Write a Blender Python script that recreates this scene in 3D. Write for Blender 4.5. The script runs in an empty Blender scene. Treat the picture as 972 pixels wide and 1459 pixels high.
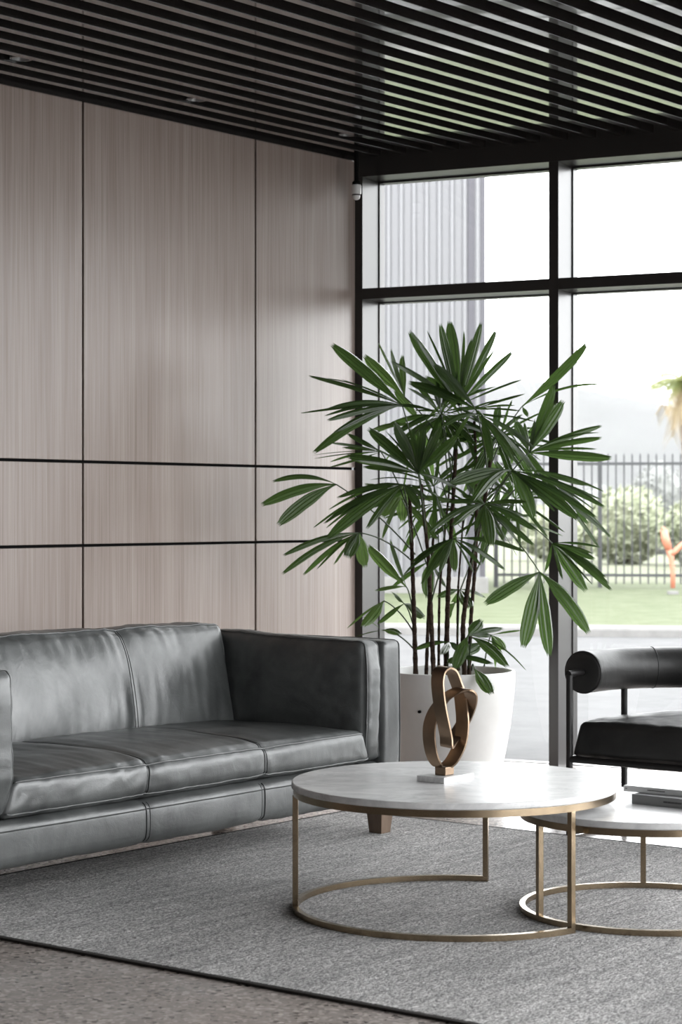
import bpy, math, random
from mathutils import Vector, Matrix, noise
C = bpy.context.scene
COL = C.collection
PI = math.pi
random.seed(7)

# ---------------------------------------------------------------- camera, world, exposure
F, CX, HY, H = 2950.0, 486.0, 727.0, 1.27
cam_d = bpy.data.cameras.new('camera'); cam = bpy.data.objects.new('camera', cam_d); COL.objects.link(cam)
cam.location = (0, 0, H); cam.rotation_euler = (PI / 2, 0, 0)
cam_d.sensor_fit = 'VERTICAL'; cam_d.sensor_height = 36.0; cam_d.sensor_width = 24.0
cam_d.lens = F * 36.0 / 1459.0
cam_d.shift_y = -(729.5 - HY) / 1459.0
cam_d.clip_end = 2000
cam_d.dof.use_dof = True; cam_d.dof.focus_distance = 7.6; cam_d.dof.aperture_fstop = 5.6
C.camera = cam
world = bpy.data.worlds.new('overcast sky'); C.world = world; world.use_nodes = True
bg = world.node_tree.nodes['Background']
bg.inputs[0].default_value = (0.97, 0.985, 1.0, 1); bg.inputs[1].default_value = 3.4
vs = C.view_settings
vs.view_transform = 'Standard'; vs.look = 'None'; vs.gamma = 1.0; vs.use_curve_mapping = False
vs.exposure = 1.38
C.cycles.use_denoising = True
C.cycles.max_bounces = 10; C.cycles.diffuse_bounces = 5; C.cycles.glossy_bounces = 5
C.cycles.transparent_max_bounces = 24
C.cycles.sample_clamp_indirect = 6.0
C.cycles.caustics_reflective = False; C.cycles.caustics_refractive = False

def at(px, py, Y):
    return Vector(((px - CX) / F * Y, Y, H - (py - HY) / F * Y))

A1 = math.atan2(0.7888, 0.6147)           # along the timber wall, away from the camera
A2 = math.atan2(-0.448, 0.894)            # along the window wall, to the right
CORNER = Vector((0.065, 10.64, 0))
SOFA = Vector((0.241, 8.114, 0))
def frame(o, a): return Matrix.Translation(o) @ Matrix.Rotation(a, 4, 'Z')
MW, MG, MS = frame(CORNER, A1), frame(CORNER, A2), frame(SOFA, A1)

def portal(name, m, w, h):
    l = bpy.data.lights.new(name, 'AREA'); l.shape = 'RECTANGLE'; l.size = w; l.size_y = h
    l.cycles.is_portal = True
    o = bpy.data.objects.new(name, l); COL.objects.link(o); o.matrix_world = m
    return o
GL, GH = 3.7, 3.0
# daylight portals over the glazing (they only steer sky light, they give none themselves)
portal('skylight_portal', MG @ Matrix.Translation((GL / 2, 0.27, 1.5)) @ Matrix.Rotation(-PI / 2, 4, 'X'), GL, 3.0)
RW0 = (MG @ Vector((GL, 0, 0)))
RW1 = Vector((2.7, -4.6, 0))
RDIR = (RW1 - RW0).normalized(); RLEN = (RW1 - RW0).length
A3 = math.atan2(RDIR.y, RDIR.x)
MR = frame(RW0, A3)
portal('skylight_portal', MR @ Matrix.Translation((RLEN / 2, 0.27, 1.5)) @ Matrix.Rotation(-PI / 2, 4, 'X'), RLEN, 3.0)

# ---------------------------------------------------------------- mesh helpers
class MB:
    def __init__(s): s.v, s.f = [], []
    def add(s, vs_, fs):
        n = len(s.v); s.v += [Vector(p) for p in vs_]; s.f += [tuple(i + n for i in f) for f in fs]
    def box(s, x0, x1, y0, y1, z0, z1):
        s.add([(x0,y0,z0),(x1,y0,z0),(x1,y1,z0),(x0,y1,z0),(x0,y0,z1),(x1,y0,z1),(x1,y1,z1),(x0,y1,z1)],
              [(0,3,2,1),(4,5,6,7),(0,1,5,4),(1,2,6,5),(2,3,7,6),(3,0,4,7)])
    def hexa(s, p): s.add(p, [(0,3,2,1),(4,5,6,7),(0,1,5,4),(1,2,6,5),(2,3,7,6),(3,0,4,7)])
    def tube(s, pts, r, n=10, closed=False, caps=True):
        pts = [Vector(p) for p in pts]; N = len(pts)
        rs = r if isinstance(r, (list, tuple)) else [r] * N
        ref = None; rings = []
        for i, p in enumerate(pts):
            if closed: t = pts[(i + 1) % N] - pts[i - 1]
            else: t = pts[min(i + 1, N - 1)] - pts[max(i - 1, 0)]
            t = t.normalized()
            if ref is None:
                up = Vector((0, 0, 1)) if abs(t.z) < 0.9 else Vector((1, 0, 0))
                ref = (up - t * up.dot(t)).normalized()
            else:
                ref = ref - t * ref.dot(t)
                ref = ref.normalized() if ref.length > 1e-6 else t.orthogonal().normalized()
            b = t.cross(ref)
            rings.append([p + (ref * math.cos(k * 2 * PI / n) + b * math.sin(k * 2 * PI / n)) * rs[i] for k in range(n)])
        vs_ = [q for g in rings for q in g]; fs = []
        for i in range(N if closed else N - 1):
            j = (i + 1) % N
            for k in range(n):
                l = (k + 1) % n
                fs.append((i*n+k, i*n+l, j*n+l, j*n+k))
        if caps and not closed:
            fs.append(tuple(range(n))[::-1]); fs.append(tuple((N - 1) * n + k for k in range(n)))
        s.add(vs_, fs)
    def lathe(s, prof, n=64, cx=0, cy=0):
        vs_ = [(cx + r * math.cos(2*PI*k/n), cy + r * math.sin(2*PI*k/n), z) for r, z in prof for k in range(n)]
        fs = []
        for i in range(len(prof) - 1):
            for k in range(n):
                l = (k + 1) % n
                fs.append((i*n+k, i*n+l, (i+1)*n+l, (i+1)*n+k))
        s.add(vs_, fs)
    def disc(s, r, z, n=64, up=True, cx=0, cy=0):
        f = tuple(range(n)); s.add([(cx + r*math.cos(2*PI*k/n), cy + r*math.sin(2*PI*k/n), z) for k in range(n)], [f if up else f[::-1]])
    def ringbar(s, r0, r1, z0, z1, a0, a1, n):
        full = abs(a1 - a0 - 2 * PI) < 1e-6
        m = n if full else n + 1
        vs_ = []
        for i in range(m):
            a = a0 + (a1 - a0) * i / n; c, q = math.cos(a), math.sin(a)
            vs_ += [(r0*c, r0*q, z0), (r1*c, r1*q, z0), (r1*c, r1*q, z1), (r0*c, r0*q, z1)]
        fs = []
        for i in range(n):
            j = (i + 1) % m
            for k in range(4):
                l = (k + 1) % 4
                fs.append((i*4+k, i*4+l, j*4+l, j*4+k)[::-1])
        if not full: fs += [(0,1,2,3), tuple(n*4+k for k in (3,2,1,0))]
        s.add(vs_, fs)
    def build(s, name, mat, parent=None, smooth=False, bevel=0, m=None, seg=2, auto=None):
        me = bpy.data.meshes.new(name); me.from_pydata([tuple(p) for p in s.v], [], s.f); me.validate(); me.update()
        import bmesh
        b = bmesh.new(); b.from_mesh(me); bmesh.ops.recalc_face_normals(b, faces=b.faces); b.to_mesh(me); b.free()
        me.materials.append(mat)
        if smooth or auto is not None:
            me.polygons.foreach_set('use_smooth', [True] * len(me.polygons))
        if auto is not None: me.set_sharp_from_angle(angle=math.radians(auto))
        o = bpy.data.objects.new(name, me); COL.objects.link(o)
        if m is not None: o.matrix_world = m
        if parent: o.parent = parent
        if bevel:
            md = o.modifiers.new('edge', 'BEVEL'); md.width = bevel; md.segments = seg; md.limit_method = 'ANGLE'
            md.angle_limit = math.radians(40)
        return o

def tag(o, label=None, cat=None, group=None, kind=None):
    if label: o['label'] = label
    if cat: o['category'] = cat
    if group: o['group'] = group
    if kind: o['kind'] = kind
    return o
def thing(name, label, cat, m, group=None, kind=None):
    o = bpy.data.objects.new(name, None); COL.objects.link(o); o.matrix_world = m; o.empty_display_size = 0.1
    return tag(o, label, cat, group, kind)

# ---------------------------------------------------------------- materials
def mat(name):
    m = bpy.data.materials.new(name); m.use_nodes = True
    return m, m.node_tree, m.node_tree.nodes['Principled BSDF']
def plain(name, col, rough=0.5, metal=0.0, spec=0.5, coat=0.0):
    m, t, p = mat(name)
    p.inputs['Base Color'].default_value = (*col, 1); p.inputs['Roughness'].default_value = rough
    p.inputs['Metallic'].default_value = metal; p.inputs['Specular IOR Level'].default_value = spec
    p.inputs['Coat Weight'].default_value = coat
    return m
def N(t, typ, **kw):
    n = t.nodes.new(typ)
    for k, v in kw.items():
        if k in n.inputs: n.inputs[k].default_value = v
        else: setattr(n, k, v)
    return n
def coords(t, scale=(1, 1, 1), rot=(0, 0, 0), kind='Object'):
    tc = t.nodes.new('ShaderNodeTexCoord'); mp = t.nodes.new('ShaderNodeMapping')
    mp.inputs['Scale'].default_value = scale; mp.inputs['Rotation'].default_value = rot
    t.links.new(tc.outputs[kind], mp.inputs['Vector']); return mp.outputs[0]
def noise_n(t, vec, scale=1, detail=4, rough=0.5, dist=0):
    n = t.nodes.new('ShaderNodeTexNoise'); n.inputs['Scale'].default_value = scale; n.inputs['Detail'].default_value = detail
    n.inputs['Roughness'].default_value = rough; n.inputs['Distortion'].default_value = dist
    t.links.new(vec, n.inputs['Vector']); return n.outputs['Fac']
def ramp(t, fac, stops):
    r = t.nodes.new('ShaderNodeValToRGB'); e = r.color_ramp.elements
    while len(e) < len(stops): e.new(0.5)
    for i, (p, c) in enumerate(stops): e[i].position = p; e[i].color = (*c, 1)
    t.links.new(fac, r.inputs[0]); return r.outputs[0]
def mix(t, fac, a, b, mode='MIX'):
    n = t.nodes.new('ShaderNodeMix'); n.data_type = 'RGBA'; n.blend_type = mode
    for s, v in ((n.inputs[0], fac), (n.inputs[6], a), (n.inputs[7], b)):
        if hasattr(v, 'node'): t.links.new(v, s)
        elif isinstance(v, (int, float)): s.default_value = v
        else: s.default_value = (*v, 1)
    return n.outputs[2]
def bump(t, p, h, strength=0.3, dist=0.01):
    b = t.nodes.new('ShaderNodeBump'); b.inputs['Strength'].default_value = strength; b.inputs['Distance'].default_value = dist
    t.links.new(h, b.inputs['Height']); t.links.new(b.outputs[0], p.inputs['Normal'])

def m_wood():
    m, t, p = mat('grey oak veneer')
    fine = noise_n(t, coords(t, (130, 130, 1.6)), 1, 5, 0.6)
    broad = noise_n(t, coords(t, (16, 16, 0.35)), 1, 3, 0.5)
    c1 = ramp(t, fine, [(0.28, (0.262, 0.207, 0.18)), (0.5, (0.338, 0.278, 0.248)), (0.72, (0.40, 0.34, 0.31))])
    c2 = ramp(t, broad, [(0.3, (0.84, 0.81, 0.80)), (0.7, (1.0, 1.0, 1.0))])
    t.links.new(mix(t, 1.0, c1, c2, 'MULTIPLY'), p.inputs['Base Color'])
    p.inputs['Roughness'].default_value = 0.29; p.inputs['Specular IOR Level'].default_value = 0.55
    bump(t, p, fine, 0.03, 0.002)
    return m
def m_floor():
    m, t, p = mat('polished concrete')
    v = coords(t)
    vo = t.nodes.new('ShaderNodeTexVoronoi'); vo.inputs['Scale'].default_value = 80; t.links.new(v, vo.inputs['Vector'])
    big = noise_n(t, v, 3, 5, 0.6)
    base = ramp(t, big, [(0.3, (0.32, 0.283, 0.263)), (0.7, (0.44, 0.398, 0.375))])
    sp = t.nodes.new('ShaderNodeSeparateColor'); t.links.new(vo.outputs['Color'], sp.inputs[0])
    chip = ramp(t, sp.outputs[0], [(0.0, (0.22, 0.2, 0.19)), (0.16, (0.82, 0.8, 0.79)), (0.72, (1.0, 0.98, 0.96)), (1.0, (1.55, 1.5, 1.45))])
    t.links.new(mix(t, 1.0, base, chip, 'MULTIPLY'), p.inputs['Base Color'])
    rr = ramp(t, noise_n(t, v, 7, 3), [(0.3, (0.13,)*3), (0.7, (0.24,)*3)])
    t.links.new(rr, p.inputs['Roughness'])
    bump(t, p, noise_n(t, v, 160, 2), 0.03, 0.002)
    return m
def m_rug():
    m, t, p = mat('grey heathered wool')
    fl = noise_n(t, coords(t, (95, 240, 60)), 1, 3, 0.72)
    st = noise_n(t, coords(t, (2.0, 26, 1)), 1, 4, 0.7)
    pat = noise_n(t, coords(t, (1.1, 1.6, 1)), 1, 4, 0.6)
    c1 = ramp(t, fl, [(0.37, (0.055, 0.05, 0.049)), (0.5, (0.42, 0.40, 0.39)), (0.60, (0.92, 0.90, 0.885))])
    c2 = ramp(t, st, [(0.3, (0.55,)*3), (0.7, (1.15,)*3)])
    c3 = ramp(t, pat, [(0.3, (0.8,)*3), (0.7, (1.1,)*3)])
    t.links.new(mix(t, 1.0, mix(t, 1.0, c1, c2, 'MULTIPLY'), c3, 'MULTIPLY'), p.inputs['Base Color'])
    p.inputs['Roughness'].default_value = 0.95; p.inputs['Specular IOR Level'].default_value = 0.1
    p.inputs['Sheen Weight'].default_value = 0.25
    bump(t, p, mix(t, 0.4, fl, st), 0.9, 0.012)
    return m
def m_leather(name, dark, light, rough=0.42, spec=0.9):
    m, t, p = mat(name)
    v = coords(t)
    cl = noise_n(t, v, 3.2, 6, 0.62, 0.6)
    t.links.new(ramp(t, cl, [(0.32, dark), (0.68, light)]), p.inputs['Base Color'])
    p.inputs['Specular IOR Level'].default_value = spec
    t.links.new(ramp(t, noise_n(t, v, 6, 4), [(0.3, (rough - 0.06,)*3), (0.7, (rough + 0.1,)*3)]), p.inputs['Roughness'])
    vo = t.nodes.new('ShaderNodeTexVoronoi'); vo.inputs['Scale'].default_value = 320; t.links.new(v, vo.inputs['Vector'])
    b1 = t.nodes.new('ShaderNodeBump'); b1.inputs['Strength'].default_value = 0.12; b1.inputs['Distance'].default_value = 0.002
    t.links.new(vo.outputs['Distance'], b1.inputs['Height'])
    b2 = t.nodes.new('ShaderNodeBump'); b2.inputs['Strength'].default_value = 0.14; b2.inputs['Distance'].default_value = 0.012
    t.links.new(noise_n(t, v, 14, 5, 0.6, 1.0), b2.inputs['Height']); t.links.new(b1.outputs[0], b2.inputs['Normal'])
    t.links.new(b2.outputs[0], p.inputs['Normal'])
    return m
def m_marble():
    m, t, p = mat('white veined marble')
    v = coords(t, (1, 1.7, 1), (0, 0, 0.6))
    d = noise_n(t, v, 3.2, 8, 0.62, 1.6)
    e = noise_n(t, v, 7, 8, 0.6, 0.8)
    c1 = ramp(t, d, [(0.40, (0.85, 0.845, 0.84)), (0.49, (0.72, 0.715, 0.715)), (0.55, (0.85, 0.845, 0.84))])
    c2 = ramp(t, e, [(0.35, (0.86, 0.86, 0.865)), (0.6, (1, 1, 1))])
    t.links.new(mix(t, 1.0, c1, c2, 'MULTIPLY'), p.inputs['Base Color'])
    p.inputs['Roughness'].default_value = 0.26
    return m
def m_brass(name, col, rough):
    m, t, p = mat(name)
    v = coords(t)
    t.links.new(ramp(t, noise_n(t, v, 9, 5, 0.6), [(0.3, tuple(c * 0.72 for c in col)), (0.7, col)]), p.inputs['Base Color'])
    p.inputs['Metallic'].default_value = 1.0; p.inputs['Roughness'].default_value = rough
    bump(t, p, noise_n(t, coords(t, (80, 80, 80)), 1, 3), 0.05, 0.002)
    return m
def m_glass():
    m, t, p = mat('clear window glass')
    t.nodes.remove(p)
    out = t.nodes['Material Output']
    fr = N(t, 'ShaderNodeFresnel', IOR=1.5); tr = N(t, 'ShaderNodeBsdfTransparent'); gl = N(t, 'ShaderNodeBsdfGlossy', Roughness=0.0)
    tr.inputs[0].default_value = (0.955, 0.96, 0.957, 1)
    mx = t.nodes.new('ShaderNodeMixShader')
    t.links.new(fr.outputs[0], mx.inputs[0]); t.links.new(tr.outputs[0], mx.inputs[1]); t.links.new(gl.outputs[0], mx.inputs[2])
    t.links.new(mx.outputs[0], out.inputs[0])
    return m
def m_leaf(name, dark, light, trans):
    m, t, p = mat(name)
    out = t.nodes['Material Output']
    c = ramp(t, noise_n(t, coords(t), 5, 4), [(0.3, dark), (0.7, light)])
    t.links.new(c, p.inputs['Base Color']); p.inputs['Roughness'].default_value = 0.27; p.inputs['Specular IOR Level'].default_value = 0.6
    tl = t.nodes.new('ShaderNodeBsdfTranslucent'); tl.inputs[0].default_value = (*trans, 1)
    mx = t.nodes.new('ShaderNodeMixShader'); mx.inputs[0].default_value = 0.32
    t.links.new(p.outputs[0], mx.inputs[1]); t.links.new(tl.outputs[0], mx.inputs[2]); t.links.new(mx.outputs[0], out.inputs[0])
    return m
def m_noisy(name, a, b, scale, rough=0.8, spec=0.3, bs=0.2, stretch=(1, 1, 1)):
    m, t, p = mat(name)
    n = noise_n(t, coords(t, stretch), scale, 6, 0.65)
    t.links.new(ramp(t, n, [(0.3, a), (0.7, b)]), p.inputs['Base Color'])
    p.inputs['Roughness'].default_value = rough; p.inputs['Specular IOR Level'].default_value = spec
    bump(t, p, n, bs, 0.02)
    return m

WOOD, FLOOR, RUG, MARBLE, GLASS = m_wood(), m_floor(), m_rug(), m_marble(), m_glass()
LEATHER = m_leather('green grey leather', (0.034, 0.037, 0.037), (0.125, 0.131, 0.13), 0.36)
BLACKLEATHER = m_leather('black leather', (0.010, 0.010, 0.010), (0.038, 0.037, 0.036), 0.46, 0.5)
THREAD = plain('dark thread', (0.02, 0.022, 0.022), 0.6)
BRASS = m_brass('aged brass', (0.36, 0.28, 0.19), 0.26)
BRONZE = m_brass('brown bronze', (0.34, 0.245, 0.17), 0.36)
BFRAME = plain('dark bronze window frame', (0.036, 0.033, 0.032), 0.30, 0, 0.36)
BLACK = plain('matt black', (0.006, 0.006, 0.006), 0.9, 0, 0.1)
BATTEN = plain('black satin batten', (0.024, 0.0215, 0.0205), 0.15, 0, 1.0, 1.0)
STEEL = plain('black powder coated steel', (0.014, 0.013, 0.013), 0.4, 0, 0.5)
WALNUT = m_noisy('walnut leg', (0.10, 0.065, 0.045), (0.2, 0.14, 0.1), 12, 0.45, 0.4, 0.05, (1, 1, 0.2))
POTM = m_noisy('white pot glaze', (0.72, 0.715, 0.70), (0.80, 0.80, 0.79), 4, 0.45, 0.4, 0.03)
SOIL = m_noisy('dark soil', (0.02, 0.015, 0.011), (0.06, 0.045, 0.035), 60, 1, 0.1, 1.0)
WHITEPL = plain('white plastic', (0.78, 0.78, 0.78), 0.35)
PLASTER = plain('dark plaster', (0.12, 0.11, 0.10), 0.85)
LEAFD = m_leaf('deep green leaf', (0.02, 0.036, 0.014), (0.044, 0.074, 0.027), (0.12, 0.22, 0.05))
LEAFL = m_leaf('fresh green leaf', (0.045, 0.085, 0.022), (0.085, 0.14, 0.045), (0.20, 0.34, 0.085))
PETIOLE = plain('petiole green', (0.05, 0.075, 0.035), 0.5)
BARK = m_noisy('fibrous brown bark', (0.025, 0.016, 0.012), (0.10, 0.065, 0.048), 30, 0.9, 0.2, 1.0, (1, 1, 2.5))

# ---------------------------------------------------------------- room shell
def wl(a, b, z=0): return MW @ Vector((a, b, z))
W_END = wl(-6.62, 0)
S_END = Vector((-2.6, -4.7, 0))
R_END = RW1
fl = MB()
ext = [CORNER + Vector((-0.15, 0.3, 0)), RW0 + Vector((0.4, 0.1, 0)), R_END + Vector((0.3, -0.4, 0)), S_END + Vector((-0.3, -0.4, 0)), W_END + Vector((-0.3, 0.2, 0))]
out_ = MG @ Vector((-0.15, 0.2, 0)); out2 = MG @ Vector((GL + 0.2, 0.2, 0))
ext[0], ext[1] = out_, out2
def slab(mb, pts, z0, z1):
    n = len(pts)
    mb.add([(p.x, p.y, z0) for p in pts] + [(p.x, p.y, z1) for p in pts],
           [tuple(range(n))[::-1], tuple(range(n, 2 * n))] + [(i, (i+1) % n, n + (i+1) % n, n + i) for i in range(n)])
slab(fl, ext, -0.15, 0)
tag(fl.build('floor', FLOOR), 'polished speckled concrete floor of the lobby', None, None, 'structure')
ce = MB(); slab(ce, ext, 3.34, 3.5)
tag(ce.build('ceiling', BLACK), 'black soffit above the hanging battens', None, None, 'structure')
w = MB(); w.box(-6.8, 0.0, 0.012, 0.16, 0, 3.34)
tag(w.build('wall_left', BLACK, m=MW), 'black backing wall behind the timber panels', None, None, 'structure')
w = MB(); q0 = S_END; dv = (R_END - q0); 
w.box(0, dv.length, -0.12, 0, 0, 3.34)
tag(w.build('wall_back', PLASTER, m=frame(q0, math.atan2(dv.y, dv.x))), 'dark plaster wall behind the camera', None, None, 'structure')

dv = S_END - W_END  # added unseen dark wall: blocks light from the left, darkens the arm's reflections
w = MB(); w.box(0, dv.length, -0.12, 0, 0, 3.34)
tag(w.build('wall_blocker', plain('charcoal light blocker', (0.03, 0.029, 0.028), 0.8), m=frame(W_END, math.atan2(dv.y, dv.x))), 'charcoal wall added at the left to block light, outside the picture', None, None, 'structure')
# timber panels
xs = [0.0, -0.7906, -1.961, -3.131, -4.301, -5.471, -6.6]
zs = [0.0, 1.115, 1.483, 3.068]
coln = ['beside the window frame', 'in the middle column behind the sofa', 'at the left edge of the picture']
rown = ['bottom timber wall panel, behind and below the sofa back', 'low middle-band timber wall panel', 'tall upper timber wall panel']
for i in range(len(xs) - 1):
    for j in range(3):
        b = MB(); g = 0.0065
        b.box(xs[i+1] + g, xs[i] - (g if i else 0.001), -0.010, 0.012, zs[j] + (0.0065 if j else 0.004), zs[j+1] - 0.0065)
        o = b.build('wall_panel', WOOD, bevel=0.0015, m=MW)
        if i < 3: lab = rown[j].split(',')[0] + ' ' + coln[i]
        else: lab = ['bottom', 'low middle-band', 'tall upper'][j] + ' timber wall panel ' + ('one' if i == 3 else 'two') + ' columns left of the picture edge'
        tag(o, 'grey oak ' + lab, 'wall panel', 'grey oak panels of the timber wall')
# top trim at the wall and battens
b = MB(); b.box(-6.6, 0, -0.016, -0.010, 3.062, 3.085); b.box(-6.6, 0, -0.010, 0.012, 3.07, 3.34)
tag(b.build('trim_1', BATTEN, m=MW), 'black edge angle where timber wall meets slatted ceiling', None, None, 'structure')
ORD = ('first second third fourth fifth sixth seventh eighth ninth tenth eleventh twelfth thirteenth fourteenth fifteenth sixteenth seventeenth eighteenth nineteenth twentieth twenty-first twenty-second twenty-third twenty-fourth twenty-fifth twenty-sixth').split()
for k in range(26):
    d = 0.14 + 0.142 * k
    b = MB(); b.box(max(-6.5 - 0.55 * d, -11.5), 0.2 * d - 0.012, -d - 0.0215, -d + 0.0215, 3.076, 3.20)
    tag(b.build('ceiling_batten', BATTEN, bevel=0.0015, m=MW), 'long black satin ceiling batten, ' + ORD[k] + ' one out from the timber wall', 'ceiling batten', 'black battens of the slatted ceiling')
b = MB()
for k in range(9): b.box(-0.9 - 1.3 * k, -0.86 - 1.3 * k, -4.7, 0, 3.20, 3.24)
tag(b.build('trim_2', BLACK, m=MW), 'black carrier rails above the ceiling battens', None, None, 'structure')
# downlights
for (px, py, lab) in ((20, 88, 'round ceiling downlight nearest the left edge of the picture'), (281, 144, 'round ceiling downlight in the middle of the row'), (496, 194, 'round ceiling downlight closest to the window corner')):
    Y = (3.08 - H) * F / (HY - py); p = at(px, py, Y)
    loc = MW.inverted() @ p
    m = MW @ Matrix.Translation((loc.x, -0.353, 3.085))
    t = thing('downlight', 'small black and silver ' + lab, 'downlight', m, 'downlights in a row along the timber wall')
    b = MB(); b.lathe([(0.036, 0.0), (0.046, 0.0), (0.048, 0.004), (0.048, 0.11), (0.036, 0.11), (0.036, 0.0)], 40)
    b.build('housing', BATTEN, t, auto=35)
    b = MB(); b.lathe([(0.0359, 0.001), (0.030, 0.02), (0.022, 0.05), (0.001, 0.052)], 40)
    b.build('reflector', plain('satin aluminium', (0.22, 0.22, 0.22), 0.4, 1.0), t, smooth=True)
    b = MB(); b.lathe([(0.0005, 0.048), (0.016, 0.048), (0.018, 0.051)], 24); b.build('lens', plain('grey lens', (0.12, 0.12, 0.12), 0.4), t, smooth=True)

# ---------------------------------------------------------------- windows (dark aluminium curtain wall)
def glazing(name, m, L, n, kx, lab):
    t = thing(name, lab, None, m, None, 'structure')
    step = 1.068
    xs_ = [0.0] + [kx + step * i for i in range(n)] + [L - 0.05]
    DP = 0.205
    b = MB(); b.box(0, L, 0, 0.26, 2.98, 3.34); tag(b.build('head_frame', BFRAME, t, bevel=0.002), None)
    b = MB(); b.box(0, L, DP - 0.01, 0.26, -0.02, 0.003); b.build('sill_frame', plain('sill aluminium', (0.45, 0.45, 0.45), 0.5), t)
    for x in xs_:
        b = MB(); b.box(x, x + 0.05, 0, DP, 0.0, 2.98); b.box(x - 0.006, x + 0.056, DP - 0.012, DP + 0.05, 0.012, 2.98)
        b.build('mullion', BFRAME, t, bevel=0.0015)
    for i in range(len(xs_) - 1):
        x0, x1 = xs_[i] + 0.05, xs_[i+1]
        if x1 - x0 < 0.05: continue
        b = MB(); b.box(x0, x1, 0.0, DP, 2.352, 2.407); b.box(x0 + .006, x1 - .006, DP - 0.012, DP + 0.05, 2.346, 2.413)
        b.build('transom', BFRAME, t, bevel=0.0015)
        for z0, z1 in ((0.003, 2.346), (2.413, 2.972)):
            b = MB(); b.add([(x0 + .006, DP + 0.012, z0), (x1 - .006, DP + 0.012, z0), (x1 - .006, DP + 0.012, z1), (x0 + .006, DP + 0.012, z1)], [(0, 1, 2, 3)])
            b.build('pane', GLASS, t)
        b = MB(); b.box(x0, x1, DP - 0.012, DP + 0.05, 2.972, 2.98); b.build('glazing_bead', BFRAME, t)
    return t
glazing('window_1', MG, GL, 3, 1.068, 'tall window wall with dark frames and a high cross rail')
glazing('window_2', MR, RLEN, 12, 1.068, 'second window wall on the right, outside the picture')

# security camera in the corner
pc = at(508, 253, 10.47)
t = thing('security_camera', 'small white ceiling sensor camera in the top window corner', 'camera', Matrix.Translation((pc.x, pc.y, 2.87)))
b = MB(); b.lathe([(0.0005, 0.045), (0.022, 0.045), (0.0245, 0.04), (0.0245, 0.0), (0.023, -0.003), (0.0005, -0.003)], 32); b.build('body', WHITEPL, t, auto=40)
b = MB(); b.lathe([(0.0005, -0.032), (0.008, -0.031), (0.016, -0.025), (0.0195, -0.015), (0.0195, -0.008), (0.0005, -0.008)], 32); b.build('dome', WHITEPL, t, auto=50)
b = MB(); b.lathe([(0.0215, -0.009), (0.0215, -0.0025)], 32); b.build('dark_band', BLACK, t, smooth=True)
b = MB(); b.lathe([(0.0005, 0.045), (0.021, 0.045), (0.021, 0.06), (0.012, 0.066), (0.012, 0.206), (0.0005, 0.206)], 24); b.build('bracket', BLACK, t, auto=40)

# ---------------------------------------------------------------- outdoors
GZ = -0.03
def quad(name, pts, z, mt, lab, kind='structure'):
    b = MB(); slab(b, [Vector((x, y, 0)) for x, y in pts], z - 0.4, z)
    return tag(b.build(name, mt), lab, None, None, kind)
ASPH = m_noisy('pale asphalt', (0.072, 0.072, 0.073), (0.096, 0.096, 0.097), 3.0, 0.9, 0.2, 0.1)
KERB = m_noisy('concrete kerb', (0.15, 0.147, 0.143), (0.19, 0.186, 0.18), 6, 0.9, 0.2, 0.1)
GRASS = m_noisy('short grass', (0.07, 0.084, 0.046), (0.108, 0.119, 0.078), 2.6, 1.0, 0.1, 0.6)
FIELD = m_noisy('rough field grass', (0.10, 0.112, 0.072), (0.15, 0.152, 0.115), 0.5, 1.0, 0.1, 0.3)
fwd = (MG @ Vector((0, 0.262, 0)))
gp = [MG @ Vector((-14, 0.262, 0)), MG @ Vector((40, 0.262, 0))]
kd = Vector((0.985, -0.17, 0))              # the kerb and fence swing slightly towards us on the right
def kline(x0, y0, L0, L1): 
    o = Vector((x0, y0, 0)); return o + kd * L0, o + kd * L1
ka, kb = kline(3.0, 21.2, -30, 34)
quad('driveway', [(gp[0].x, gp[0].y), (gp[1].x, gp[1].y), (kb.x, kb.y), (ka.x, ka.y)], GZ, ASPH, 'pale asphalt driveway outside the window')
off = Vector((0.17, 0.985, 0))
b = MB(); slab(b, [ka, kb, kb + off * 0.42, ka + off * 0.42], -0.3, 0.07)
tag(b.build('kerb', KERB, bevel=0.03), 'pale concrete kerb between driveway and lawn', None, None, 'structure')
k2a, k2b = ka + off * 0.42, kb + off * 0.42
quad('lawn', [(k2a.x, k2a.y), (k2b.x, k2b.y), ((k2b + off * 14).x, (k2b + off * 14).y), ((k2a + off * 14).x, (k2a + off * 14).y)], 0.03, GRASS, 'short green lawn in front of the fence')
f2a, f2b = k2a + off * 14, k2b + off * 14
b = MB(); b.add([(f2a.x - 200, f2a.y, 0.0), (f2b.x + 200, f2b.y, 0.0), (400, 420, -2.0), (-400, 420, -2.0)], [(0, 1, 2, 3)])
tag(b.build('field', FIELD), 'rough pale field beyond the fence', None, None, 'structure')

fp = [RW0 + Vector((0.3, 0.2, 0)), Vector((40, (gp[1].y), 0)), Vector((40, -12, 0)), RW1 + Vector((0.35, -8, 0))]
quad('forecourt', [(p.x, p.y) for p in fp], GZ - 0.005, m_noisy('pale concrete paving', (0.2, 0.195, 0.19), (0.27, 0.265, 0.26), 2.0, 0.9, 0.2, 0.1), 'pale concrete forecourt outside the right windows, outside the picture')
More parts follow.
